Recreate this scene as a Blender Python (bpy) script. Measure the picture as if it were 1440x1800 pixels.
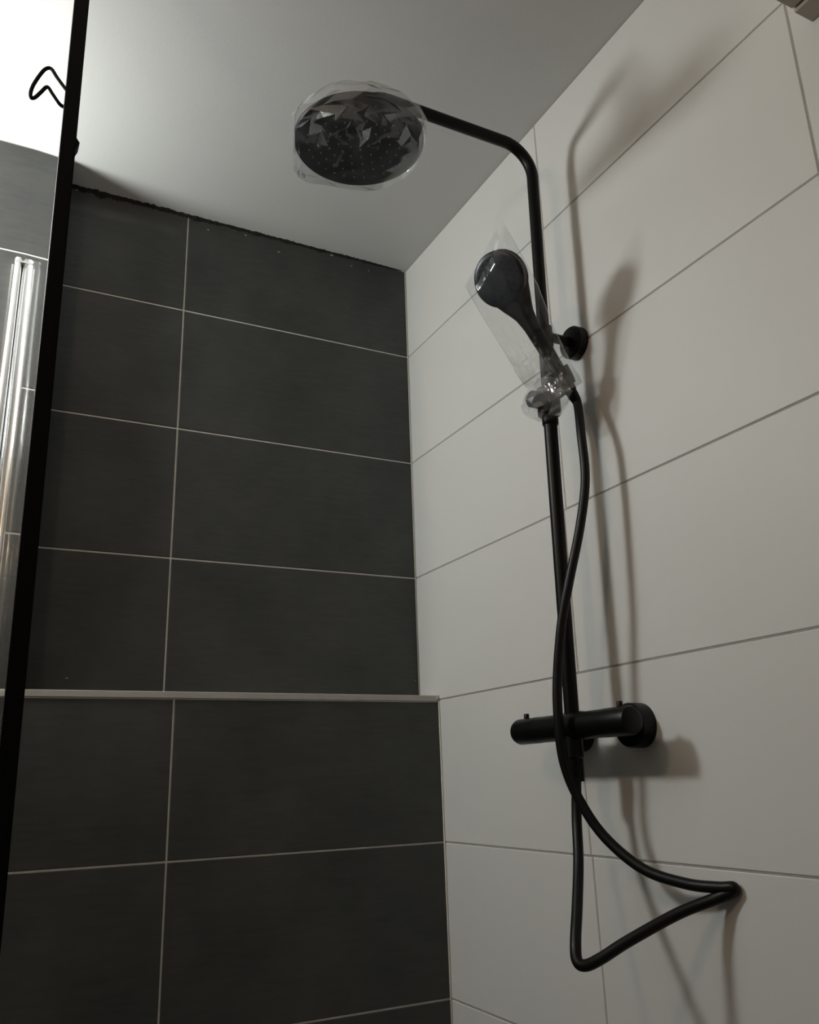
import bpy, bmesh, math, random
from mathutils import Vector, Matrix, Euler, noise
random.seed(7)
scene = bpy.context.scene
COL = scene.collection
for o in list(bpy.data.objects):
    bpy.data.objects.remove(o)

# ------------------------------------------------------------------ camera
# metres; the tiled corner of the shower is x=0 (white wall) / y=0 (dark wall), z up from the floor
CAM = Vector((-0.9629, -1.8178, 1.1327))
ROT = Euler((math.radians(107.2386), math.radians(1.812), math.radians(-27.0742)), 'XYZ')
FPX = 1510.5
cam_d = bpy.data.cameras.new('camera')
cam = bpy.data.objects.new('camera', cam_d)
COL.objects.link(cam)
cam.location = CAM
cam.rotation_euler = ROT
cam_d.sensor_fit = 'VERTICAL'
cam_d.sensor_height = 36.0
cam_d.lens = FPX / 1800.0 * 36.0
cam_d.clip_start = 0.01
scene.camera = cam
RM = ROT.to_matrix()

def ray(u, v):
    return RM @ Vector(((u - 720) / FPX, -(v - 900) / FPX, -1))
def onx(u, v, x):
    d = ray(u, v); return CAM + d * ((x - CAM.x) / d.x)
def ony(u, v, y):
    d = ray(u, v); return CAM + d * ((y - CAM.y) / d.y)
def onz(u, v, z):
    d = ray(u, v); return CAM + d * ((z - CAM.z) / d.z)

# ------------------------------------------------------------------ world, exposure, lamp strengths
world = bpy.data.worlds.new('world')
scene.world = world
world.use_nodes = True
world.node_tree.nodes['Background'].inputs[0].default_value = (0.5, 0.52, 0.55, 1)
world.node_tree.nodes['Background'].inputs[1].default_value = 0.0
vs = scene.view_settings
vs.view_transform = 'Standard'
vs.look = 'None'
vs.gamma = 1.0
vs.use_curve_mapping = False
vs.exposure = 0.0
GLOBE_STRENGTH = 105.0      # lamp on the left wall, outside the picture
SPOT_STRENGTH = 58.0      # warm room lamp, outside the picture

H = 2.4606      # ceiling
LEDGE = 0.092   # how far the half-height wall stands proud
XL = -0.878     # left end of the recess
ZT = 1.296      # top of the tiles on the half-height wall

# ------------------------------------------------------------------ materials
def new_mat(name):
    m = bpy.data.materials.new(name)
    m.use_nodes = True
    nt = m.node_tree
    return m, nt, nt.nodes['Principled BSDF']

def plain(name, col, rough=0.5, metal=0.0, spec=0.5, var=0.0, scale=8.0, bump=0.0, bscale=60.0, coat=0.0):
    m, nt, b = new_mat(name)
    b.inputs['Base Color'].default_value = (*col, 1)
    b.inputs['Roughness'].default_value = rough
    b.inputs['Metallic'].default_value = metal
    b.inputs['Specular IOR Level'].default_value = spec
    if coat:
        b.inputs['Coat Weight'].default_value = coat
    tc = nt.nodes.new('ShaderNodeTexCoord')
    if var:
        n = nt.nodes.new('ShaderNodeTexNoise')
        n.inputs['Scale'].default_value = scale
        n.inputs['Detail'].default_value = 6
        n.inputs['Roughness'].default_value = 0.62
        nt.links.new(tc.outputs['Object'], n.inputs['Vector'])
        r = nt.nodes.new('ShaderNodeValToRGB')
        r.color_ramp.elements[0].position = 0.3
        r.color_ramp.elements[1].position = 0.75
        r.color_ramp.elements[0].color = (*[c * (1 - var) for c in col], 1)
        r.color_ramp.elements[1].color = (*[c * (1 + var) for c in col], 1)
        nt.links.new(n.outputs['Fac'], r.inputs['Fac'])
        nt.links.new(r.outputs['Color'], b.inputs['Base Color'])
    if bump:
        n2 = nt.nodes.new('ShaderNodeTexNoise')
        n2.inputs['Scale'].default_value = bscale
        n2.inputs['Detail'].default_value = 4
        nt.links.new(tc.outputs['Object'], n2.inputs['Vector'])
        bp = nt.nodes.new('ShaderNodeBump')
        bp.inputs['Strength'].default_value = bump
        bp.inputs['Distance'].default_value = 0.002
        nt.links.new(n2.outputs['Fac'], bp.inputs['Height'])
        nt.links.new(bp.outputs['Normal'], b.inputs['Normal'])
    return m

def dark_tile_mat():
    # anthracite cement-look porcelain: soft clouds, fine brushed streaks, varying sheen
    m, nt, b = new_mat('anthracite_tile')
    N = nt.nodes.new; L = nt.links.new
    g = N('ShaderNodeNewGeometry')
    n1 = N('ShaderNodeTexNoise'); n1.inputs['Scale'].default_value = 5.0; n1.inputs['Detail'].default_value = 7; n1.inputs['Roughness'].default_value = 0.6
    L(g.outputs['Position'], n1.inputs['Vector'])
    mp = N('ShaderNodeMapping'); mp.inputs['Scale'].default_value = (6, 6, 40)
    L(g.outputs['Position'], mp.inputs['Vector'])
    n2 = N('ShaderNodeTexNoise'); n2.inputs['Scale'].default_value = 3.0; n2.inputs['Detail'].default_value = 5
    L(mp.outputs['Vector'], n2.inputs['Vector'])
    mx = N('ShaderNodeMix'); mx.data_type = 'FLOAT'; mx.inputs[0].default_value = 0.3
    L(n1.outputs['Fac'], mx.inputs[2]); L(n2.outputs['Fac'], mx.inputs[3])
    r = N('ShaderNodeValToRGB')
    r.color_ramp.elements[0].position = 0.3; r.color_ramp.elements[1].position = 0.72
    r.color_ramp.elements[0].color = (0.034, 0.037, 0.036, 1)
    r.color_ramp.elements[1].color = (0.076, 0.078, 0.075, 1)
    L(mx.outputs[0], r.inputs['Fac'])
    col = r.outputs['Color']
    # dried smears left from grouting
    n3 = N('ShaderNodeTexNoise'); n3.inputs['Scale'].default_value = 26.0; n3.inputs['Detail'].default_value = 4
    L(g.outputs['Position'], n3.inputs['Vector'])
    for (u, v), (sx, sz), amt, tone in (((215, 383), (0.15, 0.018), 0.4, (0.13, 0.13, 0.125, 1)),):
        c = ony(u, v, 0.0)
        sb = N('ShaderNodeVectorMath'); sb.operation = 'SUBTRACT'; sb.inputs[1].default_value = c
        L(g.outputs['Position'], sb.inputs[0])
        sc = N('ShaderNodeVectorMath'); sc.operation = 'MULTIPLY'; sc.inputs[1].default_value = (1 / sx, 10.0, 1 / sz)
        L(sb.outputs[0], sc.inputs[0])
        ln = N('ShaderNodeVectorMath'); ln.operation = 'LENGTH'; L(sc.outputs[0], ln.inputs[0])
        ad = N('ShaderNodeMath'); ad.operation = 'ADD'; L(ln.outputs['Value'], ad.inputs[0]); L(n3.outputs['Fac'], ad.inputs[1])
        fa = N('ShaderNodeMapRange'); fa.inputs['From Min'].default_value = 0.6; fa.inputs['From Max'].default_value = 1.5
        fa.inputs['To Min'].default_value = amt; fa.inputs['To Max'].default_value = 0.0
        L(ad.outputs[0], fa.inputs['Value'])
        mc = N('ShaderNodeMix'); mc.data_type = 'RGBA'; mc.inputs[7].default_value = tone
        L(fa.outputs['Result'], mc.inputs[0]); L(col, mc.inputs[6])
        col = mc.outputs[2]
    L(col, b.inputs['Base Color'])
    mr = N('ShaderNodeMapRange'); mr.inputs['To Min'].default_value = 0.42; mr.inputs['To Max'].default_value = 0.62
    L(n1.outputs['Fac'], mr.inputs['Value']); L(mr.outputs['Result'], b.inputs['Roughness'])
    b.inputs['Specular IOR Level'].default_value = 0.35
    bp = N('ShaderNodeBump'); bp.inputs['Strength'].default_value = 0.12; bp.inputs['Distance'].default_value = 0.001
    L(n2.outputs['Fac'], bp.inputs['Height']); L(bp.outputs['Normal'], b.inputs['Normal'])
    return m

M = {}
M['dark_tile'] = dark_tile_mat()
M['white_tile'] = plain('white_tile', (0.66, 0.655, 0.637), rough=0.5, spec=0.35, var=0.02, scale=3.0, bump=0.03, bscale=7.0)
M['dark_grout'] = plain('pale_grout', (0.66, 0.64, 0.60), rough=0.9, var=0.12, scale=40, bump=0.3, bscale=400)
M['white_grout'] = plain('grey_grout', (0.37, 0.35, 0.325), rough=0.9, var=0.12, scale=40, bump=0.3, bscale=400)
M['ceiling'] = plain('ceiling_paint', (0.62, 0.617, 0.605), rough=0.85, var=0.012, scale=5, bump=0.12, bscale=130)
M['plaster'] = plain('room_plaster', (0.30, 0.285, 0.265), rough=0.9, var=0.02)
M['floor'] = plain('floor_tile', (0.06, 0.06, 0.058), rough=0.5, var=0.1)
M['black'] = plain('matt_black_metal', (0.003, 0.003, 0.0032), rough=0.40, spec=0.22, bump=0.05, bscale=300)
M['black_hose'] = plain('black_hose', (0.004, 0.004, 0.0043), rough=0.42, spec=0.28, bump=0.05, bscale=200)
M['black_frame'] = plain('black_frame', (0.002, 0.0018, 0.0019), rough=0.42, spec=0.12, bump=0.05, bscale=200)
M['spray'] = plain('dark_blue_black_spray_face', (0.006, 0.009, 0.015), rough=0.36, spec=0.4, var=0.1)
M['nozzle'] = plain('grey_rubber_nozzle', (0.12, 0.125, 0.13), rough=0.6, var=0.1)
M['chrome'] = plain('polished_chrome', (0.86, 0.86, 0.86), rough=0.12, metal=1.0, bump=0.01, bscale=30)
M['trim'] = plain('satin_aluminium', (0.47, 0.45, 0.42), rough=0.5, metal=0.0, var=0.06, scale=20)
M['caulk'] = plain('cream_sealant', (0.50, 0.47, 0.41), rough=0.6, var=0.06, scale=20)
M['grime'] = plain('dark_adhesive', (0.012, 0.010, 0.008), rough=0.9, var=0.5, scale=60, bump=0.6, bscale=250)
M['fleck'] = plain('plaster_fleck', (0.42, 0.40, 0.37), rough=0.9, var=0.1)
M['fixture'] = plain('grey_beige_lacquer', (0.50, 0.45, 0.39), rough=0.6, var=0.05, scale=10)
M['print'] = plain('black_print', (0.01, 0.01, 0.01), rough=0.6, var=0.05)

def schlick(nt, f0, normal=None):
    # reflectance of a thin sheet, the same from both sides
    N = nt.nodes.new; L = nt.links.new
    lw = N('ShaderNodeLayerWeight'); lw.inputs['Blend'].default_value = 0.5
    if normal: L(normal, lw.inputs['Normal'])
    pw = N('ShaderNodeMath'); pw.operation = 'POWER'; pw.inputs[1].default_value = 5.0
    L(lw.outputs['Facing'], pw.inputs[0])
    mr = N('ShaderNodeMapRange'); mr.inputs['To Min'].default_value = f0; mr.inputs['To Max'].default_value = 1.0
    L(pw.outputs[0], mr.inputs['Value'])
    return mr.outputs['Result']

def film_mat(name, haze, rough, f0=0.07, bump=0.15):
    # thin clear polythene: mostly see-through, a little milky, mirror-like where it is seen edge-on
    m, nt, b = new_mat(name)
    N = nt.nodes.new; L = nt.links.new
    nt.nodes.remove(b)
    out = nt.nodes['Material Output']
    tr = N('ShaderNodeBsdfTransparent'); tr.inputs[0].default_value = (0.97, 0.975, 0.98, 1)
    gl = N('ShaderNodeBsdfGlossy'); gl.inputs['Roughness'].default_value = rough; gl.inputs[0].default_value = (1, 1, 1, 1)
    df = N('ShaderNodeBsdfDiffuse'); df.inputs[0].default_value = (0.75, 0.77, 0.8, 1)
    tc = N('ShaderNodeTexCoord')
    nz = N('ShaderNodeTexNoise'); nz.inputs['Scale'].default_value = 28; nz.inputs['Detail'].default_value = 5
    L(tc.outputs['Object'], nz.inputs['Vector'])
    mr = N('ShaderNodeMapRange'); mr.inputs['From Min'].default_value = 0.4; mr.inputs['From Max'].default_value = 0.75
    mr.inputs['To Min'].default_value = haze * 0.4; mr.inputs['To Max'].default_value = haze * 2.2
    L(nz.outputs['Fac'], mr.inputs['Value'])
    bp = N('ShaderNodeBump'); bp.inputs['Strength'].default_value = bump; bp.inputs['Distance'].default_value = 0.004
    L(nz.outputs['Fac'], bp.inputs['Height']); L(bp.outputs['Normal'], gl.inputs['Normal'])
    m1 = N('ShaderNodeMixShader'); L(mr.outputs['Result'], m1.inputs[0]); L(tr.outputs[0], m1.inputs[1]); L(df.outputs[0], m1.inputs[2])
    m2 = N('ShaderNodeMixShader'); L(schlick(nt, f0, bp.outputs['Normal']), m2.inputs[0]); L(m1.outputs[0], m2.inputs[1]); L(gl.outputs[0], m2.inputs[2])
    L(m2.outputs[0], out.inputs['Surface'])
    return m
M['film'] = film_mat('clear_film', 0.05, 0.09, 0.13, 0.05)
M['sleeve'] = film_mat('clear_sleeve', 0.018, 0.10, 0.045, 0.1)
M['bunched'] = film_mat('bunched_clear_film', 0.10, 0.13, 0.09, 0.2)

def glass_mat():
    m, nt, b = new_mat('clear_glass')
    N = nt.nodes.new; L = nt.links.new
    nt.nodes.remove(b)
    tr = N('ShaderNodeBsdfTransparent'); tr.inputs[0].default_value = (0.97, 0.985, 0.98, 1)
    gl = N('ShaderNodeBsdfGlossy'); gl.inputs[0].default_value = (1, 1, 1, 1)
    tc = N('ShaderNodeTexCoord')
    mp = N('ShaderNodeMapping'); mp.inputs['Scale'].default_value = (30, 30, 1.5)
    L(tc.outputs['Object'], mp.inputs['Vector'])
    nz = N('ShaderNodeTexNoise'); nz.inputs['Scale'].default_value = 2.0; nz.inputs['Detail'].default_value = 3
    L(mp.outputs['Vector'], nz.inputs['Vector'])
    mr = N('ShaderNodeMapRange'); mr.inputs['To Min'].default_value = 0.0; mr.inputs['To Max'].default_value = 0.06
    L(nz.outputs['Fac'], mr.inputs['Value']); L(mr.outputs['Result'], gl.inputs['Roughness'])
    mx = N('ShaderNodeMixShader'); L(schlick(nt, 0.04), mx.inputs[0]); L(tr.outputs[0], mx.inputs[1]); L(gl.outputs[0], mx.inputs[2])
    L(mx.outputs[0], nt.nodes['Material Output'].inputs['Surface'])
    return m
M['glass'] = glass_mat()

def emit_mat(name, col, s):
    m, nt, b = new_mat(name)
    b.inputs['Base Color'].default_value = (*col, 1)
    b.inputs['Emission Color'].default_value = (*col, 1)
    b.inputs['Emission Strength'].default_value = s
    return m
M['globe'] = emit_mat('lit_opal_glass', (0.96, 0.97, 0.95), GLOBE_STRENGTH)
M['spot'] = emit_mat('lit_warm_diffuser', (1.0, 0.72, 0.46), SPOT_STRENGTH)

# ------------------------------------------------------------------ mesh helpers
def link(name, me, mat, parent=None, smooth=False, loc=None):
    o = bpy.data.objects.new(name, me)
    COL.objects.link(o)
    if mat and not me.materials:
        me.materials.append(M[mat])
    if parent:
        o.parent = parent
    if loc is not None:
        o.location = loc
    if smooth:
        for p in me.polygons:
            p.use_smooth = True
    return o

def from_bm(name, bm, mat, parent=None, smooth=False, angle=None, loc=None):
    bmesh.ops.recalc_face_normals(bm, faces=bm.faces)
    if angle is not None:
        for f in bm.faces:
            f.smooth = True
        for e in bm.edges:
            if len(e.link_faces) == 2 and e.calc_face_angle(0) > math.radians(angle):
                e.smooth = False
    me = bpy.data.meshes.new(name)
    bm.to_mesh(me); bm.free()
    return link(name, me, mat, parent, smooth, loc)

def empty(name, loc, label, cat, group=None):
    o = bpy.data.objects.new(name, None)
    COL.objects.link(o)
    o.location = loc
    o.empty_display_size = 0.05
    tag(o, label, cat, group)
    bpy.context.view_layer.update()
    return o

def tag(o, label=None, cat=None, group=None, kind=None):
    if label: o['label'] = label
    if cat: o['category'] = cat
    if group: o['group'] = group
    if kind: o['kind'] = kind
    return o

def adopt(o, root):
    # parent while keeping the mesh (built in world coordinates) in place; root is an unrotated empty
    o.parent = root
    o.matrix_parent_inverse = Matrix.Translation(-root.location)
    return o

def box_bm(x0, x1, y0, y1, z0, z1, bevel=0.0, bm=None, seg=1):
    own = bm is None
    if own: bm = bmesh.new()
    vs_ = [bm.verts.new((x, y, z)) for x in (x0, x1) for y in (y0, y1) for z in (z0, z1)]
    idx = [(0, 1, 3, 2), (4, 6, 7, 5), (0, 4, 5, 1), (2, 3, 7, 6), (0, 2, 6, 4), (1, 5, 7, 3)]
    fs = [bm.faces.new([vs_[i] for i in f]) for f in idx]
    if bevel:
        es = list({e for f in fs for e in f.edges})
        bmesh.ops.bevel(bm, geom=es, offset=bevel, segments=seg, affect='EDGES', profile=0.5)
    return bm

def frame_of(d):
    d = Vector(d).normalized()
    a = Vector((0, 0, 1)) if abs(d.z) < 0.9 else Vector((1, 0, 0))
    u = d.cross(a).normalized()
    return d, u, d.cross(u).normalized()

def lathe(P, d, prof, n=32, bm=None):
    if bm is None: bm = bmesh.new()
    P = Vector(P)
    d, u, w = frame_of(d)
    rings = []
    for t, r in prof:
        c = P + d * t
        if r < 1e-6:
            rings.append([bm.verts.new(c)])
        else:
            rings.append([bm.verts.new(c + (u * math.cos(2 * math.pi * k / n) + w * math.sin(2 * math.pi * k / n)) * r) for k in range(n)])
    for a, b in zip(rings, rings[1:]):
        for k in range(n):
            k2 = (k + 1) % n
            if len(a) == 1 and len(b) == 1: continue
            if len(a) == 1: bm.faces.new((a[0], b[k], b[k2]))
            elif len(b) == 1: bm.faces.new((a[k], b[0], a[k2]))
            else: bm.faces.new((a[k], b[k], b[k2], a[k2]))
    return bm

def catmull(pts, per=8):
    pts = [Vector(p) for p in pts]
    out = []
    ext = [pts[0] * 2 - pts[1]] + pts + [pts[-1] * 2 - pts[-2]]
    for i in range(1, len(ext) - 2):
        p0, p1, p2, p3 = ext[i - 1:i + 3]
        for k in range(per):
            t = k / per
            out.append(0.5 * ((2 * p1) + (p2 - p0) * t + (2 * p0 - 5 * p1 + 4 * p2 - p3) * t * t + (3 * p1 - p0 - 3 * p2 + p3) * t ** 3))
    out.append(pts[-1])
    return out

def tube(pts, r, n=16, bm=None, cap=True):
    if bm is None: bm = bmesh.new()
    pts = [Vector(p) for p in pts]
    rs = r if isinstance(r, (list, tuple)) else [r] * len(pts)
    t0 = (pts[1] - pts[0]).normalized()
    _, u, w = frame_of(t0)
    rings = []
    prev = t0
    for i, p in enumerate(pts):
        t = (pts[min(i + 1, len(pts) - 1)] - pts[max(i - 1, 0)]).normalized()
        q = prev.rotation_difference(t)
        u = (q @ u).normalized()
        u = (u - t * u.dot(t)).normalized()
        w = t.cross(u)
        prev = t
        rings.append([bm.verts.new(p + (u * math.cos(2 * math.pi * k / n) + w * math.sin(2 * math.pi * k / n)) * rs[i]) for k in range(n)])
    for a, b in zip(rings, rings[1:]):
        for k in range(n):
            bm.faces.new((a[k], a[(k + 1) % n], b[(k + 1) % n], b[k]))
    if cap:
        bm.faces.new(rings[0][::-1]); bm.faces.new(rings[-1])
    return bm

# ------------------------------------------------------------------ the setting
def structure(name, bm, mat):
    o = from_bm(name, bm, mat)
    o['kind'] = 'structure'
    return o

TILE_CACHE = {}
def tile_mesh(w, h, mat, depth=0.009, ch=0.0011):
    # a tile lying in local x (width) / z (height), facing local -y, chamfered rim
    key = (round(w, 4), round(h, 4), mat)
    if key in TILE_CACHE: return TILE_CACHE[key]
    bm = bmesh.new()
    a, b = w / 2, h / 2
    def rect(x, z, y): return [bm.verts.new(c) for c in ((-x, y, -z), (x, y, -z), (x, y, z), (-x, y, z))]
    back, mid, front = rect(a, b, depth), rect(a, b, ch * 0.8), rect(a - ch, b - ch, 0)
    for r0, r1 in ((back, mid), (mid, front)):
        for k in range(4):
            bm.faces.new((r0[k], r0[(k + 1) % 4], r1[(k + 1) % 4], r1[k]))
    bm.faces.new(front); bm.faces.new(back[::-1])
    bmesh.ops.recalc_face_normals(bm, faces=bm.faces)
    me = bpy.data.meshes.new('tile')
    bm.to_mesh(me); bm.free()
    me.materials.append(M[mat])
    TILE_CACHE[key] = me
    return me

JW = 0.0036
def lay_tile(parent, mat, face, a0, a1, z0, z1, pos, jw=JW):
    # face 'y': plane y=pos, a runs along x ; face 'x': plane x=pos, a runs along y
    g = jw / 2
    a0, a1 = min(a0, a1) + g, max(a0, a1) - g
    z0, z1 = z0 + g, z1 - g
    me = tile_mesh(a1 - a0, z1 - z0, mat)
    o = bpy.data.objects.new('tile', me)
    COL.objects.link(o)
    proud = random.uniform(-0.0002, 0.0002)
    if face == 'y':
        o.location = ((a0 + a1) / 2, pos + proud, (z0 + z1) / 2)
        o.rotation_euler = (random.uniform(-4e-4, 4e-4), 0, random.uniform(-4e-4, 4e-4))
    else:
        o.location = (pos + proud, (a0 + a1) / 2, (z0 + z1) / 2)
        o.rotation_euler = (0, random.uniform(-4e-4, 4e-4), -math.pi / 2 + random.uniform(-4e-4, 4e-4))
    o.parent = parent
    return o

ROWS = [H, 2.2, 1.9, 1.6, 1.3, 1.0, 0.7, 0.4, 0.1, 0.0]

# dark recess wall
wall_back = structure('wall_back', box_bm(XL - 0.02, 0.012, 0.0016, 0.12, 1.25, H + 0.03), 'dark_grout')
for z1, z0 in zip(ROWS[:4], ROWS[1:5]):
    lay_tile(wall_back, 'dark_tile', 'y', 0.0016, -0.592, z0, z1, 0)
    lay_tile(wall_back, 'dark_tile', 'y', -0.592, XL, z0, z1, 0)
# half-height wall in front of it
wall_ledge = structure('wall_ledge', box_bm(XL - 0.02, 0.012, -LEDGE + 0.0016, 0.0016, 0.0, 1.3065), 'dark_grout')
lows = [ZT, 1.0, 0.7, 0.4, 0.1, 0.0]
for z1, z0 in zip(lows, lows[1:]):
    lay_tile(wall_ledge, 'dark_tile', 'y', 0.0016, -0.590, z0, z1, -LEDGE)
    lay_tile(wall_ledge, 'dark_tile', 'y', -0.590, -0.90, z0, z1, -LEDGE)
# full-height dark wall to the left, flush with the half-height wall
wall_left = structure('wall_left', box_bm(-2.45, XL, -LEDGE + 0.0016, 0.12, 0.0, H + 0.03), 'dark_grout')
for i, (z1, z0) in enumerate(zip(ROWS, ROWS[1:])):
    if i < 4:
        lay_tile(wall_left, 'dark_tile', 'y', XL + 0.0018, -1.19, z0, z1, -LEDGE)
    else:
        lay_tile(wall_left, 'dark_tile', 'y', -0.90, -1.19, z0, z1 if i > 4 else 1.296, -LEDGE) if i > 3 else None
    lay_tile(wall_left, 'dark_tile', 'y', -1.19, -1.79, z0, z1, -LEDGE)
    lay_tile(wall_left, 'dark_tile', 'y', -1.79, -2.39, z0, z1, -LEDGE)
# side of the recess (faces the white wall)
bm = box_bm(XL, XL + 0.004, -LEDGE + 0.004, 0.0, 1.309, H)
o = from_bm('return_tile', bm, 'dark_tile', wall_left)

# white wall: the upright joints wander a little from row to row
wall_right = structure('wall_right', box_bm(0.0014, 0.12, -2.75, 0.12, 0.0, H + 0.03), 'white_grout')
JA = [-0.611, -0.609, -0.604, -0.597, -0.588, -0.591, -0.592, -0.592, -0.592]
for (z1, z0), ja in zip(zip(ROWS, ROWS[1:]), JA):
    cuts = [0.0005, ja, -1.2115, -1.815, -2.415, -2.72]
    for a, b in zip(cuts, cuts[1:]):
        lay_tile(wall_right, 'white_tile', 'x', b, a, z0, z1, 0, jw=0.0032)

# ceiling, floor, the rest of the room behind the camera
ceiling = structure('ceiling', box_bm(-2.45, 0.12, -2.75, 0.12, H, H + 0.1), 'ceiling')
floor = structure('floor', box_bm(-2.45, 0.12, -2.75, 0.12, -0.1, 0.0), 'floor')
structure('wall_front', box_bm(-2.45, 0.12, -2.85, -2.75, -0.1, H + 0.1), 'plaster')
structure('wall_far_left', box_bm(-2.55, -2.45, -2.85, 0.12, -0.1, H + 0.1), 'plaster')

# pale metal edge profile on the ledge
trim = structure('trim_1', box_bm(-1.15, -0.0005, -LEDGE - 0.0022, -LEDGE + 0.004, 1.2968, 1.3095, 0.0008), 'trim')
trim2 = structure('trim_2', box_bm(XL, -0.0005, -LEDGE + 0.004, 0.0, 1.3066, 1.3090), 'trim')

# sealant beads in the inside corners
bm = tube([(-0.0012, -0.0012, 1.31), (-0.0012, -0.0012, H)], 0.0022, 8)
o = from_bm('sealant_bead', bm, 'caulk', wall_right, smooth=True)
bm = tube([(-0.0012, -LEDGE - 0.0012, 0.0), (-0.0012, -LEDGE - 0.0012, 1.297)], 0.0022, 8)
o = from_bm('sealant_bead', bm, 'caulk', wall_right, smooth=True)
bm = bmesh.new()
bmesh.ops.create_icosphere(bm, subdivisions=2, radius=1.0)
for v in bm.verts:
    v.co *= 1 + 0.3 * noise.noise(v.co * 2.0)
    v.co = Vector((-0.004 + v.co.x * 0.007, -LEDGE - 0.001 + v.co.y * 0.0025, 1.304 + v.co.z * 0.0065))
o = from_bm('filler_dab', bm, 'caulk', trim, smooth=True)

# ragged dark adhesive where the dark tiles meet the ceiling
bm = bmesh.new()
N_ = 300
rows = []
for i in range(N_ + 1):
    x = XL + 0.006 + (0.86) * i / N_
    f = i / N_
    env = 0.0125 * (1 - 0.55 * f) * (1 if f < 0.9 else max(0.0, (1 - f) * 10))
    dn = env * (0.35 + 1.1 * abs(noise.noise(Vector((x * 22, 0, 3)))) + 0.9 * abs(noise.noise(Vector((x * 110, 5, 0)))))
    ot = 0.002 + env * (0.15 + 0.8 * abs(noise.noise(Vector((x * 60, 9, 1)))) + 0.7 * abs(noise.noise(Vector((x * 190, 2, 7)))))
    rows.append([bm.verts.new(c) for c in ((x, 0.0005, H - 0.001 - dn), (x, -0.0012, H - 0.0005 - dn * 0.8), (x, -ot * 0.7, H - dn * 0.35), (x, -ot, H - 0.0002), (x, -ot, H + 0.001))])
for a, b in zip(rows, rows[1:]):
    for k in range(4):
        bm.faces.new((a[k], b[k], b[k + 1], a[k + 1]))
o = from_bm('adhesive_bead', bm, 'grime', wall_back, smooth=True)
# flecks of plaster stuck to the tiles
for u, v, s in ((366, 404, 4.5), (432, 414, 5), (490, 443, 6), (583, 449, 7), (618, 468, 5), (648, 476, 4), (135, 334, 5), (117, 1192, 5), (730, 1196, 3)):
    if v > 1190 and u < 600:
        c = ony(u, v, -0.001)
    else:
        c = ony(u, v, -0.001)
    r = s * 0.00125 / 2
    bm = bmesh.new()
    k0 = random.random() * 6
    ring = [bm.verts.new((c.x + r * (1.3 if k % 2 else 0.7) * math.cos(k0 + k * 1.05), -0.0022 + 0.001 * random.random(), c.z + 0.6 * r * (0.6 + 0.6 * random.random()) * math.sin(k0 + k * 1.05))) for k in range(6)]
    top = bm.verts.new((c.x, -0.0035, c.z)); bot = bm.verts.new((c.x, 0.0004, c.z))
    for k in range(6):
        bm.faces.new((ring[k], ring[(k + 1) % 6], top)); bm.faces.new((ring[(k + 1) % 6], ring[k], bot))
    from_bm('plaster_fleck', bm, 'fleck', wall_back)

# ------------------------------------------------------------------ shower column
PX = -0.075
def riser_y(z): return -0.687 + (2.3 - z) * 0.0190
ZA = 2.31
HX, HY, HZ = -0.4465, -0.688, 2.193
root = empty('shower_column', (PX, riser_y(1.2), 1.15), 'matt black shower column with round rain head and bar mixer on white tiles', 'shower')

# lower pipe, collar, upper pipe with bend and arm
z0, z1 = 1.12, 1.742
bm = tube([(PX, riser_y(z0), z0), (PX, riser_y(z1), z1)], 0.0121, 24)
adopt(from_bm('lower_pipe', bm, 'black', root, angle=40), root)
bm = lathe((PX, riser_y(1.73), 1.728), (0, -0.019, 1), [(0, 0), (0, 0.0138), (0.001, 0.0145), (0.017, 0.0145), (0.019, 0.013), (0.019, 0)], 24)
adopt(from_bm('pipe_collar', bm, 'black', root, angle=40), root)
R = 0.062
yt = riser_y(2.3)
path = [(PX, riser_y(1.735), 1.735), (PX, riser_y(2.0), 2.0), (PX, yt, ZA - R)]
for k in range(1, 11):
    a = k / 10 * math.pi / 2
    path.append((PX - R * (1 - math.cos(a)), yt, ZA - R + R * math.sin(a)))
R2 = 0.062
for k in range(1, 5):
    path.append((PX - R + (HX + R2 - PX + R) * k / 4, yt, ZA))
for k in range(1, 9):
    a = k / 8 * math.pi / 2
    path.append((HX + R2 - R2 * math.sin(a), yt, ZA - R2 * (1 - math.cos(a))))
path.append((HX, yt, ZA - R2 - 0.012))
bm = tube(path, 0.0112, 24)
adopt(from_bm('upper_pipe', bm, 'black', root, angle=40), root)
# elbow, ball joint and neck above the head
bm = lathe((HX, HY, HZ + 0.058), (0, 0, -1), [(0, 0), (0, 0.0135), (0.016, 0.0135), (0.018, 0.011), (0.022, 0.0125), (0.029, 0.0145), (0.035, 0.0125), (0.040, 0.018), (0.042, 0)], 28)
adopt(from_bm('ball_joint', bm, 'black', root, angle=35), root)
# rain head: thin dished disc
RH = 0.1135
bm = lathe((HX, HY, HZ), (0, 0, 1), [(0.003, 0), (0.0015, RH - 0.012), (0.0, RH - 0.006), (0.0005, RH - 0.002), (0.003, RH), (0.006, RH), (0.0085, RH - 0.003), (0.0105, RH * 0.75), (0.014, RH * 0.4), (0.02, 0.024), (0.024, 0.018), (0.024, 0)], 72)
head = adopt(from_bm('rain_head', bm, 'spray', root, angle=30), root)
bm = bmesh.new()
for rr, n in ((0.018, 6), (0.036, 12), (0.054, 18), (0.072, 24), (0.090, 30)):
    for k in range(n):
        a = 2 * math.pi * (k + 0.5 * (n % 4)) / n
        lathe((HX + rr * math.cos(a), HY + rr * math.sin(a), HZ + 0.0035), (0, 0, -1), [(0, 0.0016), (0.003, 0.0015), (0.0042, 0.0009), (0.0042, 0)], 6, bm)
nz = from_bm('spray_nozzles', bm, 'nozzle')
nz['kind'] = 'stuff'
nz.parent = head
nz.matrix_parent_inverse = Matrix()

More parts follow.
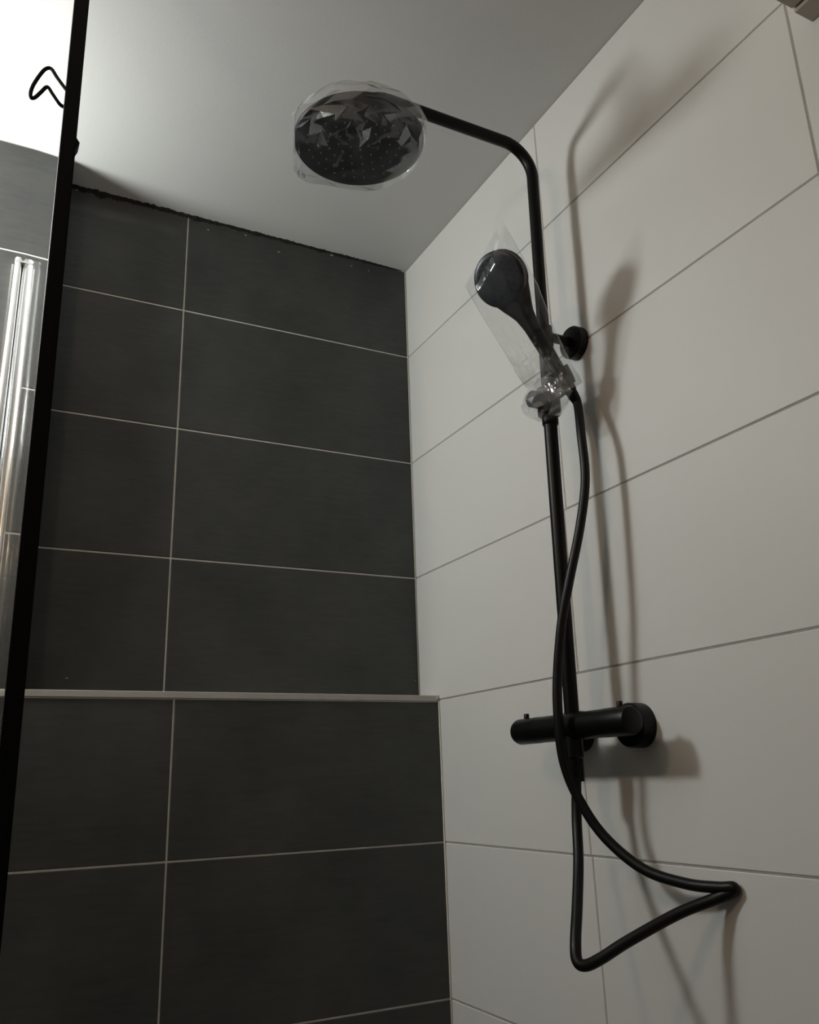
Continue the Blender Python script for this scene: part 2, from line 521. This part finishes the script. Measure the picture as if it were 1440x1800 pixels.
# wall bracket
yb, zb = riser_y(1.9) - 0.004, 1.902
bm = lathe((0.001, yb, zb), (-1, 0, 0), [(0, 0), (0, 0.031), (0.018, 0.031), (0.0215, 0.0285), (0.0225, 0.025), (0.0225, 0)], 40)
br = adopt(from_bm('wall_bracket', bm, 'black', root, angle=35), root)
bm = lathe((0.0, yb, zb), (-1, 0, 0), [(0.02, 0), (0.02, 0.009), (0.06, 0.009), (0.06, 0)], 20)
lathe((PX, riser_y(zb - .018), zb - 0.018), (0, 0, 1), [(0, 0), (0, 0.0165), (0.036, 0.0165), (0.036, 0)], 28, bm)
st = from_bm('bracket_arm', bm, 'black', angle=35)
st.parent = br; st.matrix_parent_inverse = Matrix()

# thermostatic bar mixer
MX, MZ = -0.079, 1.2045
Y0, Y1 = -0.517, -0.816
ym = (Y0 + Y1) / 2
bm = lathe((MX, ym - 0.088, MZ), (0, 1, 0), [(0, 0), (0, 0.0213), (0.176, 0.0213), (0.176, 0)], 40)
mix = adopt(from_bm('mixer_body', bm, 'black', root, angle=35), root)
for s, ye in ((1, Y0), (-1, Y1)):
    prof = [(0, 0), (0, 0.0195), (0.002, 0.0195), (0.002, 0.0217), (0.058, 0.0217), (0.0625, 0.020), (0.0655, 0.015), (0.066, 0)]
    bm = lathe((MX, ym + s * 0.084, MZ), (0, s, 0), prof, 40)
    kn = adopt(from_bm('control_knob', bm, 'black', root, angle=35), root)
    bm = lathe((MX, ye - s * 0.027, MZ + 0.018), (0, 0, 1), [(0, 0), (0, 0.0047), (0.0105, 0.0047), (0.0115, 0.004), (0.0115, 0)], 14)
    pin = from_bm('lever_pin', bm, 'black', angle=35)
    pin.parent = kn; pin.matrix_parent_inverse = Matrix()
for yy in (-0.7435, -0.5935):
    bm = lathe((0.001, yy, MZ - 0.003), (-1, 0, 0), [(0, 0), (0, 0.0345), (0.026, 0.0345), (0.0285, 0.0325), (0.0295, 0.028), (0.0295, 0)], 44)
    ro = adopt(from_bm('wall_rosette', bm, 'black', root, angle=35), root)
    bm = lathe((0.0, yy, MZ), (-1, 0, 0), [(0.025, 0), (0.025, 0.0165), (0.06, 0.0165), (0.06, 0.014), (0.076, 0.014), (0.076, 0)], 28)
    un = from_bm('inlet_union', bm, 'black', angle=35)
    un.parent = ro; un.matrix_parent_inverse = Matrix()
# diverter stub under the mixer, where the hose screws on
OUT = Vector((PX - 0.004, riser_y(1.15) - 0.004, 1.148))
bm = lathe((OUT.x, OUT.y, 1.19), (0, 0, -1), [(0, 0), (0, 0.0150), (0.033, 0.0150), (0.035, 0.0125), (0.046, 0.0118), (0.048, 0)], 24)
adopt(from_bm('hose_outlet', bm, 'black', root, angle=35), root)

# slider that carries the hand shower
AX = Vector((-0.5515, 0, 0.834)).normalized()
HB = Vector((-0.059, -0.722, 1.7756))
zs = 1.772
bm = lathe((PX, riser_y(zs - .026), zs - 0.026), (0, 0, 1), [(0, 0), (0, 0.019), (0.002, 0.021), (0.05, 0.021), (0.052, 0.019), (0.052, 0)], 28)
lathe((PX, riser_y(zs), zs), (-1, 0, 0), [(0.0, 0), (0.0, 0.0155), (0.038, 0.0155), (0.04, 0.0135), (0.04, 0)], 24, bm)
lathe((PX, riser_y(zs), zs + 0.006), Vector((0.01, -0.045, 0.012)), [(0, 0), (0, 0.0125), (0.03, 0.0125), (0.03, 0)], 20, bm)
ho = adopt(from_bm('slider_holder', bm, 'black', root, angle=35), root)
bm = lathe(HB + AX * 0.012, AX, [(0, 0.0125), (0, 0.0165), (0.012, 0.0185), (0.032, 0.0195), (0.034, 0.019), (0.034, 0.0135), (0.0, 0.0125)], 24)
cr = from_bm('cradle', bm, 'black', angle=35)
cr.parent = ho; cr.matrix_parent_inverse = Matrix()

# ------------------------------------------------------------------ hand shower
NX = Vector((-0.834, 0, -0.5515)).normalized()
LX = AX.cross(NX).normalized()     # towards -y
NX = (NX * math.cos(math.radians(20)) + LX * math.sin(math.radians(20))).normalized()
LX = AX.cross(NX).normalized()
hs = empty('hand_shower', HB, 'black hand shower with round head held in the slider, inside a clear sleeve', 'hand shower')
def loft(stations, n=28):
    bm = bmesh.new()
    rings = []
    for s, w, t, off in stations:
        c = HB + AX * s + NX * off
        rings.append([bm.verts.new(c + LX * (w * math.cos(2 * math.pi * k / n)) + NX * (t * math.sin(2 * math.pi * k / n))) for k in range(n)])
    for a, b in zip(rings, rings[1:]):
        for k in range(n):
            bm.faces.new((a[k], a[(k + 1) % n], b[(k + 1) % n], b[k]))
    bm.faces.new(rings[0][::-1]); bm.faces.new(rings[-1])
    return bm
HR, HC = 0.0505, 0.2345
st_ = [(0.0, 0.0108, 0.0108, 0), (0.004, 0.0118, 0.0118, 0), (0.05, 0.0128, 0.0128, 0), (0.10, 0.0135, 0.0132, 0), (0.135, 0.0145, 0.0135, 0.0), (0.158, 0.0185, 0.0138, 0.0), (0.172, 0.0245, 0.0140, 0.0005), (0.184, 0.0305, 0.0142, 0.001)]
for k in range(0, 11):
    a = math.radians(-40 + k * 12.5)
    st_.append((HC + HR * math.sin(a), HR * math.cos(a), 0.0145 * (math.cos(a) ** 0.5), 0.001))
st_.append((HC + HR * 0.999, 0.006, 0.004, 0.001))
adopt(from_bm('handset_body', loft(st_), 'black', hs, angle=50), hs)
bm = lathe(HB + AX * HC + NX * 0.006, NX, [(0, 0), (0, HR - 0.0012), (0.0085, HR - 0.0015), (0.0105, HR - 0.004), (0.0112, HR - 0.01), (0.0118, 0)], 48)
fc = adopt(from_bm('spray_face', bm, 'spray', hs, angle=35), hs)
bm = bmesh.new()
for rr, n in ((0.010, 6), (0.020, 11), (0.030, 16), (0.038, 21)):
    for k in range(n):
        a = 2 * math.pi * k / n
        lathe(HB + AX * (HC + rr * math.cos(a)) + LX * rr * math.sin(a) + NX * 0.0170, NX, [(0, 0.0009), (0.0015, 0.0008), (0.002, 0)], 5, bm)
nz = from_bm('spray_nozzles', bm, 'black')
nz['kind'] = 'stuff'
nz.parent = fc; nz.matrix_parent_inverse = Matrix()

# ------------------------------------------------------------------ hose
hp = [HB + AX * 0.006, HB - AX * 0.02]
for u, v, x in ((1022, 765, -0.060), (1029, 842, -0.062), (1020, 925, -0.075), (1001, 1020, -0.096), (987, 1100, -0.108), (980, 1200, -0.116), (983, 1280, -0.119), (993, 1345, -0.112), (1018, 1405, -0.098),
                (1062, 1470, -0.078), (1130, 1527, -0.055), (1205, 1553, -0.032), (1262, 1560, -0.016), (1289, 1560, -0.0085), (1285, 1568, -0.0085), (1252, 1582, -0.022), (1190, 1607, -0.058), (1105, 1654, -0.118),
                (1058, 1684, -0.152), (1030, 1697, -0.172), (1015, 1689, -0.178), (1012, 1655, -0.170), (1015, 1590, -0.142), (1017, 1510, -0.108), (1014, 1440, -0.088)):
    hp.append(onx(u, v, x))
hp += [OUT + Vector((0, 0, -0.02)), OUT + Vector((0, 0, 0.0))]
hose = empty('shower_hose', OUT, 'matt black shower hose hanging in a loop from mixer to hand shower', 'hose')
bm = tube(catmull(hp, 7), 0.0079, 16)
adopt(from_bm('hose_tube', bm, 'black_hose', hose, smooth=True), hose)
bm = lathe(HB + AX * 0.012, -AX, [(0, 0), (0, 0.0100), (0.018, 0.0102), (0.03, 0.0086), (0.036, 0.0074), (0.036, 0)], 20)
adopt(from_bm('hose_nut', bm, 'black', hose, angle=35), hose)
bm = lathe(OUT + Vector((0, 0, 0.004)), (0, 0, -1), [(0, 0), (0, 0.0105), (0.014, 0.0105), (0.022, 0.0088), (0.03, 0.0075), (0.03, 0)], 20)
adopt(from_bm('hose_nut', bm, 'black', hose, angle=35), hose)

# ------------------------------------------------------------------ clear bag crumpled round the rain head
def crumple(p, k, amp):
    # folded-film relief: creased ridges, a few sharp pleats
    q = Vector(p) * k
    a = abs(noise.noise(q)); b = abs(noise.noise(q * 2.3 + Vector((4, 1, 7)))); c = abs(noise.noise(q * 5.1 + Vector((1, 9, 2))))
    return amp * ((1 - a * 2.2) * 0.6 + (1 - 2 * b) * 0.28 + (1 - 2 * c) * 0.12)

outline = [(640, 158), (590, 165), (560, 178), (536, 184), (516, 203), (514, 240), (520, 275), (511, 300), (530, 316), (570, 322), (610, 330), (660, 333), (705, 316), (738, 284), (749, 240), (747, 210), (726, 186), (690, 168)]
pol = []
for u, v in outline:
    q = onz(u, v, HZ)
    pol.append((math.atan2(q.y - HY, q.x - HX), math.hypot(q.x - HX, q.y - HY)))
pol.sort()
def bag_r(a):
    n = len(pol)
    for i in range(n):
        a0, r0 = pol[i]; a1, r1 = pol[(i + 1) % n]
        d = (a1 - a0) % (2 * math.pi); e = (a - a0) % (2 * math.pi)
        if e <= d:
            t = e / d if d else 0
            t = t * t * (3 - 2 * t)
            return max(r0 + (r1 - r0) * t, RH + 0.003)
    return RH + 0.004
bag = empty('plastic_bag', (HX, HY, HZ), 'crumpled clear plastic bag pulled over the round rain head', 'plastic bag')
bm = bmesh.new()
NA = 30
prof = [(0.0, -0.005), (0.24, -0.005), (0.45, -0.005), (0.62, -0.005), (0.77, -0.005), (0.89, -0.004), (0.96, -0.002), (1.0, 0.004), (0.97, 0.014), (0.86, 0.022), (0.7, 0.029), (0.52, 0.036), (0.34, 0.045), (0.2, 0.062)]
rb = random.Random(21)
rings = []
for j, (f, dz) in enumerate(prof):
    ring = []
    for k in range(NA):
        a = 2 * math.pi * (k + (0.5 if j % 2 else 0)) / NA + rb.uniform(-0.07, 0.07)
        r = bag_r(a) * f * (1 + (rb.uniform(-0.06, 0.06) if 0 < f < 0.85 else 0))
        x, y = HX + r * math.cos(a), HY + r * math.sin(a)
        near = 0.5 - 0.5 * math.sin(a + 0.55)          # 1 on the room side, where the film bunches up
        rel = crumple((x, y, dz), 13, 0.010) + rb.uniform(-0.006, 0.006)
        if dz < 0:
            z = HZ + dz - 0.004 - abs(rel) * (0.12 + 1.9 * near ** 2) * (0.25 + 0.75 * f) * (1.0 if f < 0.9 else 0.4)
        else:
            z = HZ + dz + rel * 0.5
            rr = max(0.030, r + rb.uniform(-0.006, 0.006))
            if f > 0.85: rr = max(rr, RH + 0.003)
            x, y = HX + rr * math.cos(a), HY + rr * math.sin(a)
        if j == 0 and k > 0:
            ring.append(ring[0]); continue
        ring.append(bm.verts.new((x, y, z)))
    rings.append(ring)
for j, (a, b) in enumerate(zip(rings, rings[1:])):
    for k in range(NA):
        k2 = (k + 1) % NA
        if j == 0: bm.faces.new((a[0], b[k], b[k2]))
        elif j % 2: bm.faces.new((a[k], b[k], a[k2])); bm.faces.new((b[k], b[k2], a[k2]))
        else: bm.faces.new((a[k], b[k], b[k2])); bm.faces.new((a[k], b[k2], a[k2]))
adopt(from_bm('bag_film', bm, 'film', bag, angle=27), bag)
# tiny printed recycling marks at two corners of the film
def print_mark(name, parent, c, e1, e2, s):
    strokes = [[(-1, 0.9), (-1, -0.1), (-0.35, -0.5)], [(-0.1, 0.5), (0.35, 0.1), (0.0, -0.2), (0.4, -0.6)], [(0.5, 0.3), (0.9, -0.1), (0.55, -0.5), (1.0, -0.9)]]
    bm = bmesh.new()
    for stv in strokes:
        tube([c + e1 * (p[0] * s) + e2 * (p[1] * s) for p in stv], 0.00055, 5, bm)
    return adopt(from_bm(name, bm, 'print', parent), parent)
for u, v in ((531, 306), (738, 216)):
    c = onz(u, v, HZ - 0.011)
    e1 = (onz(u + 10, v + 4, HZ - 0.011) - c).normalized(); e2 = (onz(u + 3, v - 10, HZ - 0.011) - c).normalized()
    print_mark('printed_mark', bag, c, e1, e2, 0.0075)

# ------------------------------------------------------------------ clear sleeve over the hand shower
slv = empty('plastic_sleeve', HB, 'clear flat plastic sleeve over the black hand shower and its slider', 'plastic sleeve')
bm = bmesh.new()
NS, NT = 70, 168
def lerp(tab, x):
    for (x0, y0), (x1, y1) in zip(tab, tab[1:]):
        if x <= x1:
            t = max(0, (x - x0) / (x1 - x0)); return y0 + (y1 - y0) * t
    return tab[-1][1]
wl = [(0, 0.034), (0.1, 0.044), (0.18, 0.064), (0.3, 0.069), (1, 0.069)]     # towards the dark wall
wr = [(0, 0.022), (0.15, 0.024), (0.35, 0.034), (0.6, 0.050), (1, 0.056)]    # towards the room
th = [(0, 0.021), (0.2, 0.021), (0.55, 0.019), (0.72, 0.0215), (0.86, 0.0205), (0.93, 0.012), (1, 0.0012)]
rings = []
for j in range(NS + 1):
    f = j / NS
    ring = []
    for k in range(NT):
        a = 2 * math.pi * k / NT
        ca, sa = math.cos(a), math.sin(a)
        w = lerp(wr, f) if ca > 0 else lerp(wl, f)
        la = w * math.copysign(abs(ca) ** 0.8, ca)
        top = 0.293 + 0.020 * la / 0.05
        s = 0.004 + (top - 0.004) * f
        t = lerp(th, f) * math.copysign(abs(sa) ** 0.9, sa)
        if f < 0.4:
            # gathered and creased round the slider
            e = (0.4 - f) / 0.4
            t += crumple((la * 1.2, s, sa * 0.02), 30, 0.014) * e * math.copysign(1, sa) * min(1, abs(sa) * 2)
            la *= 1 + crumple((ca, s * 20, sa), 1.3, 0.16) * e
        else:
            t += crumple((la * 0.6, s * 0.25, sa * 0.02), 24, 0.0032) * math.copysign(1, sa) * min(1, abs(sa) * 2) * (1 if f < 0.92 else (1 - f) / 0.08)
        if sa > 0:
            # long pleats pressed into the front of the sleeve
            for l0, sl, am in ((-0.012, 0.10, 0.0028), (0.016, 0.06, 0.0022), (-0.045, -0.05, 0.002)):
                t += am * math.exp(-((la - l0 - sl * (s - HC)) / 0.0016) ** 2) * min(1, (1 - f) * 8)
        ring.append(bm.verts.new(HB + AX * s + LX * la + NX * (t + 0.002)))
    rings.append(ring)
for a, b in zip(rings, rings[1:]):
    for k in range(NT):
        bm.faces.new((a[k], a[(k + 1) % NT], b[(k + 1) % NT], b[k]))
so = adopt(from_bm('sleeve_film', bm, 'sleeve', slv, angle=24), slv)
so.data.materials.append(M['bunched'])
for p in so.data.polygons:
    if (p.center - HB).dot(AX) < 0.085 + 0.07 * noise.noise(p.center * 38) + 0.02 * noise.noise(p.center * 160):
        p.material_index = 1
# bunched end of the sleeve round the slider and the pipe
bm = bmesh.new()
bmesh.ops.create_icosphere(bm, subdivisions=3, radius=1.0)
c0 = Vector((PX - 0.008, riser_y(zs) - 0.012, zs + 0.002))
for v in bm.verts:
    d = v.co.normalized()
    r = Vector((0.040, 0.044, 0.036))
    k = 1 + crumple(d, 2.2, 0.20) + crumple(d, 5.0, 0.08)
    v.co = c0 + Vector((d.x * r.x * k, d.y * r.y * k, d.z * r.z * k + (0.016 * max(0, d.x + 0.2) - 0.012 * max(0, -d.x))))
adopt(from_bm('bunched_film', bm, 'bunched', slv, angle=16), slv)

# ------------------------------------------------------------------ shower screen: black post, glass, chrome wall profile
PY = -0.75
def post_x(z): return -0.9138 + (2.2 - z) * 0.0055
scr = empty('shower_screen', (post_x(0), PY, 0), 'glass shower screen with black upright post and chrome wall profile', 'shower screen')
bm = bmesh.new()
hw = 0.0098
vs0 = [bm.verts.new((post_x(z) + sx * hw, PY + sy * 0.011, z)) for z in (0.0, H - 0.001) for sx, sy in ((-1, -1), (1, -1), (1, 1), (-1, 1))]
for k in range(4):
    bm.faces.new((vs0[k], vs0[(k + 1) % 4], vs0[4 + (k + 1) % 4], vs0[4 + k]))
bm.faces.new(vs0[:4][::-1]); bm.faces.new(vs0[4:])
bmesh.ops.bevel(bm, geom=[e for e in bm.edges if abs(e.verts[0].co.z - e.verts[1].co.z) > 1], offset=0.0015, segments=2, affect='EDGES')
post = adopt(from_bm('post', bm, 'black_frame', scr, angle=35), scr)
# small clip on the post
zc = 1.9777
xc = post_x(zc) + hw
bm = bmesh.new()
tri = [(xc - 0.002, zc + 0.008), (xc + 0.0045, zc - 0.001), (xc + 0.004, zc - 0.004), (xc - 0.002, zc - 0.020)]
fr = [bm.verts.new((x, PY - 0.009, z)) for x, z in tri]; bk = [bm.verts.new((x, PY + 0.009, z)) for x, z in tri]
bm.faces.new(fr); bm.faces.new(bk[::-1])
for k in range(4): bm.faces.new((fr[k], bk[k], bk[(k + 1) % 4], fr[(k + 1) % 4]))
cl = from_bm('clip', bm, 'black_frame'); cl.parent = post; cl.matrix_parent_inverse = Matrix()
# glass from post to wall (8 mm)
WX = -0.9375
bm = bmesh.new()
pa = [(post_x(1.2) - 0.004, PY + 0.008), (post_x(1.2) + 0.004, PY + 0.008), (WX + 0.004, -LEDGE - 0.0005), (WX - 0.004, -LEDGE - 0.0005)]
lo = [bm.verts.new((x, y, 0.012)) for x, y in pa]; hi = [bm.verts.new((x, y, H - 0.004)) for x, y in pa]
bm.faces.new(lo[::-1]); bm.faces.new(hi)
for k in range(4): bm.faces.new((lo[k], lo[(k + 1) % 4], hi[(k + 1) % 4], hi[k]))
adopt(from_bm('glass_pane', bm, 'glass', scr), scr)
# chrome profile: two rounded lips with a slot, end cap on top
ztop = 2.178
bm = bmesh.new()
for s in (-1, 1):
    lathe((-0.9432 + s * 0.0085, -LEDGE - 0.011, 0.012), (0.004 * 0, 0, 1), [(0, 0), (0, 0.0085), (ztop - 0.016, 0.0085), (ztop - 0.012, 0.0072), (ztop - 0.012, 0)], 24, bm)
cp = adopt(from_bm('wall_profile', bm, 'chrome', scr, angle=35), scr)
bm = box_bm(-0.9432 - 0.020, -0.9432 + 0.020, -LEDGE - 0.006, -LEDGE + 0.0003, 0.012, ztop - 0.012)
bk_ = from_bm('profile_back', bm, 'chrome'); bk_.parent = cp; bk_.matrix_parent_inverse = Matrix()
bm = box_bm(-0.9432 - 0.014, -0.9432 + 0.014, -LEDGE - 0.0195, -LEDGE + 0.0003, ztop - 0.014, ztop - 0.006, 0.002)
ec = from_bm('end_cap', bm, 'chrome', angle=35); ec.parent = cp; ec.matrix_parent_inverse = Matrix()

# ------------------------------------------------------------------ wire hook on the post
hk = []
pix = ((121, 163), (114, 155), (100, 136), (91, 122), (83, 120), (74, 127), (60, 147), (54, 162), (55, 172), (62, 171), (72, 162), (83, 153), (92, 165), (104, 182), (112, 188), (120, 192))
for i, (u, v) in enumerate(pix):
    hk.append(ony(u, v, PY - 0.008 + 0.016 * i / (len(pix) - 1)))
bm = tube(catmull(hk, 5), 0.0026, 10)
hook = from_bm('wire_hook', bm, 'black_frame', smooth=True)
tag(hook, 'bent black wire hook sticking out from the black screen post', 'hook')

# ------------------------------------------------------------------ box high on the white wall
fx = empty('wall_fixture', (0, -1.5, 2.13), 'grey-beige box fixed high on the white tiled wall', 'wall box')
bm = box_bm(-0.0365, 0.0003, -1.75, -1.2455, 2.1275, 2.30, 0.0012)
adopt(from_bm('rear_panel', bm, 'fixture', fx, angle=35), fx)
bm = box_bm(-0.16, -0.0390, -1.75, -1.2455, 2.1325, 2.30, 0.0012)
adopt(from_bm('front_panel', bm, 'fixture', fx, angle=35), fx)
bm = box_bm(-0.0395, -0.0355, -1.745, -1.250, 2.138, 2.295)
adopt(from_bm('inner_rail', bm, 'black_frame', fx), fx)

# ------------------------------------------------------------------ the room's lamps (beyond the frame)
wl_ = empty('wall_lamp_offscreen', (-1.42, -LEDGE, 2.16), 'round opal glass wall lamp on the dark tiles beside the screen', 'lamp')
bm = lathe((-1.42, -LEDGE, 2.16), (0, -1, 0), [(-0.0005, 0), (-0.0005, 0.05), (0.012, 0.05), (0.015, 0.046), (0.015, 0.012), (0.05, 0.012), (0.05, 0)], 32)
adopt(from_bm('backplate', bm, 'black', wl_, angle=35), wl_)
bm = bmesh.new()
bmesh.ops.create_uvsphere(bm, u_segments=24, v_segments=14, radius=0.095)
bmesh.ops.translate(bm, verts=bm.verts, vec=(0, 0, 0))
for v in bm.verts:
    v.co = Vector((-1.42 + v.co.x * 0.85, -LEDGE - 0.135 + v.co.y * 1.25, 2.16 + v.co.z * 0.85))
adopt(from_bm('glass_globe_offscreen', bm, 'globe', wl_, smooth=True), wl_)

LP = Vector((-1.55, -1.28, 2.2))
cl_ = empty('pendant_lamp_offscreen', (LP.x, LP.y, H), 'small warm opal globe hanging from the ceiling in the middle of the room', 'lamp')
bm = lathe((LP.x, LP.y, H), (0, 0, -1), [(-0.0005, 0), (-0.0005, 0.05), (0.015, 0.05), (0.022, 0.012), (0.022, 0)], 32)
adopt(from_bm('ceiling_rose', bm, 'black', cl_, angle=35), cl_)
bm = tube([(LP.x, LP.y, H - 0.02), (LP.x, LP.y, LP.z + 0.055)], 0.004, 10)
lathe((LP.x, LP.y, LP.z + 0.052), (0, 0, 1), [(0, 0), (0, 0.02), (0.035, 0.018), (0.04, 0)], 20, bm)
adopt(from_bm('cord_and_cap', bm, 'black', cl_, angle=35), cl_)
bm = bmesh.new()
bmesh.ops.create_uvsphere(bm, u_segments=24, v_segments=14, radius=0.06)
bmesh.ops.translate(bm, verts=bm.verts, vec=LP)
adopt(from_bm('glass_globe_offscreen', bm, 'spot', cl_, smooth=True), cl_)
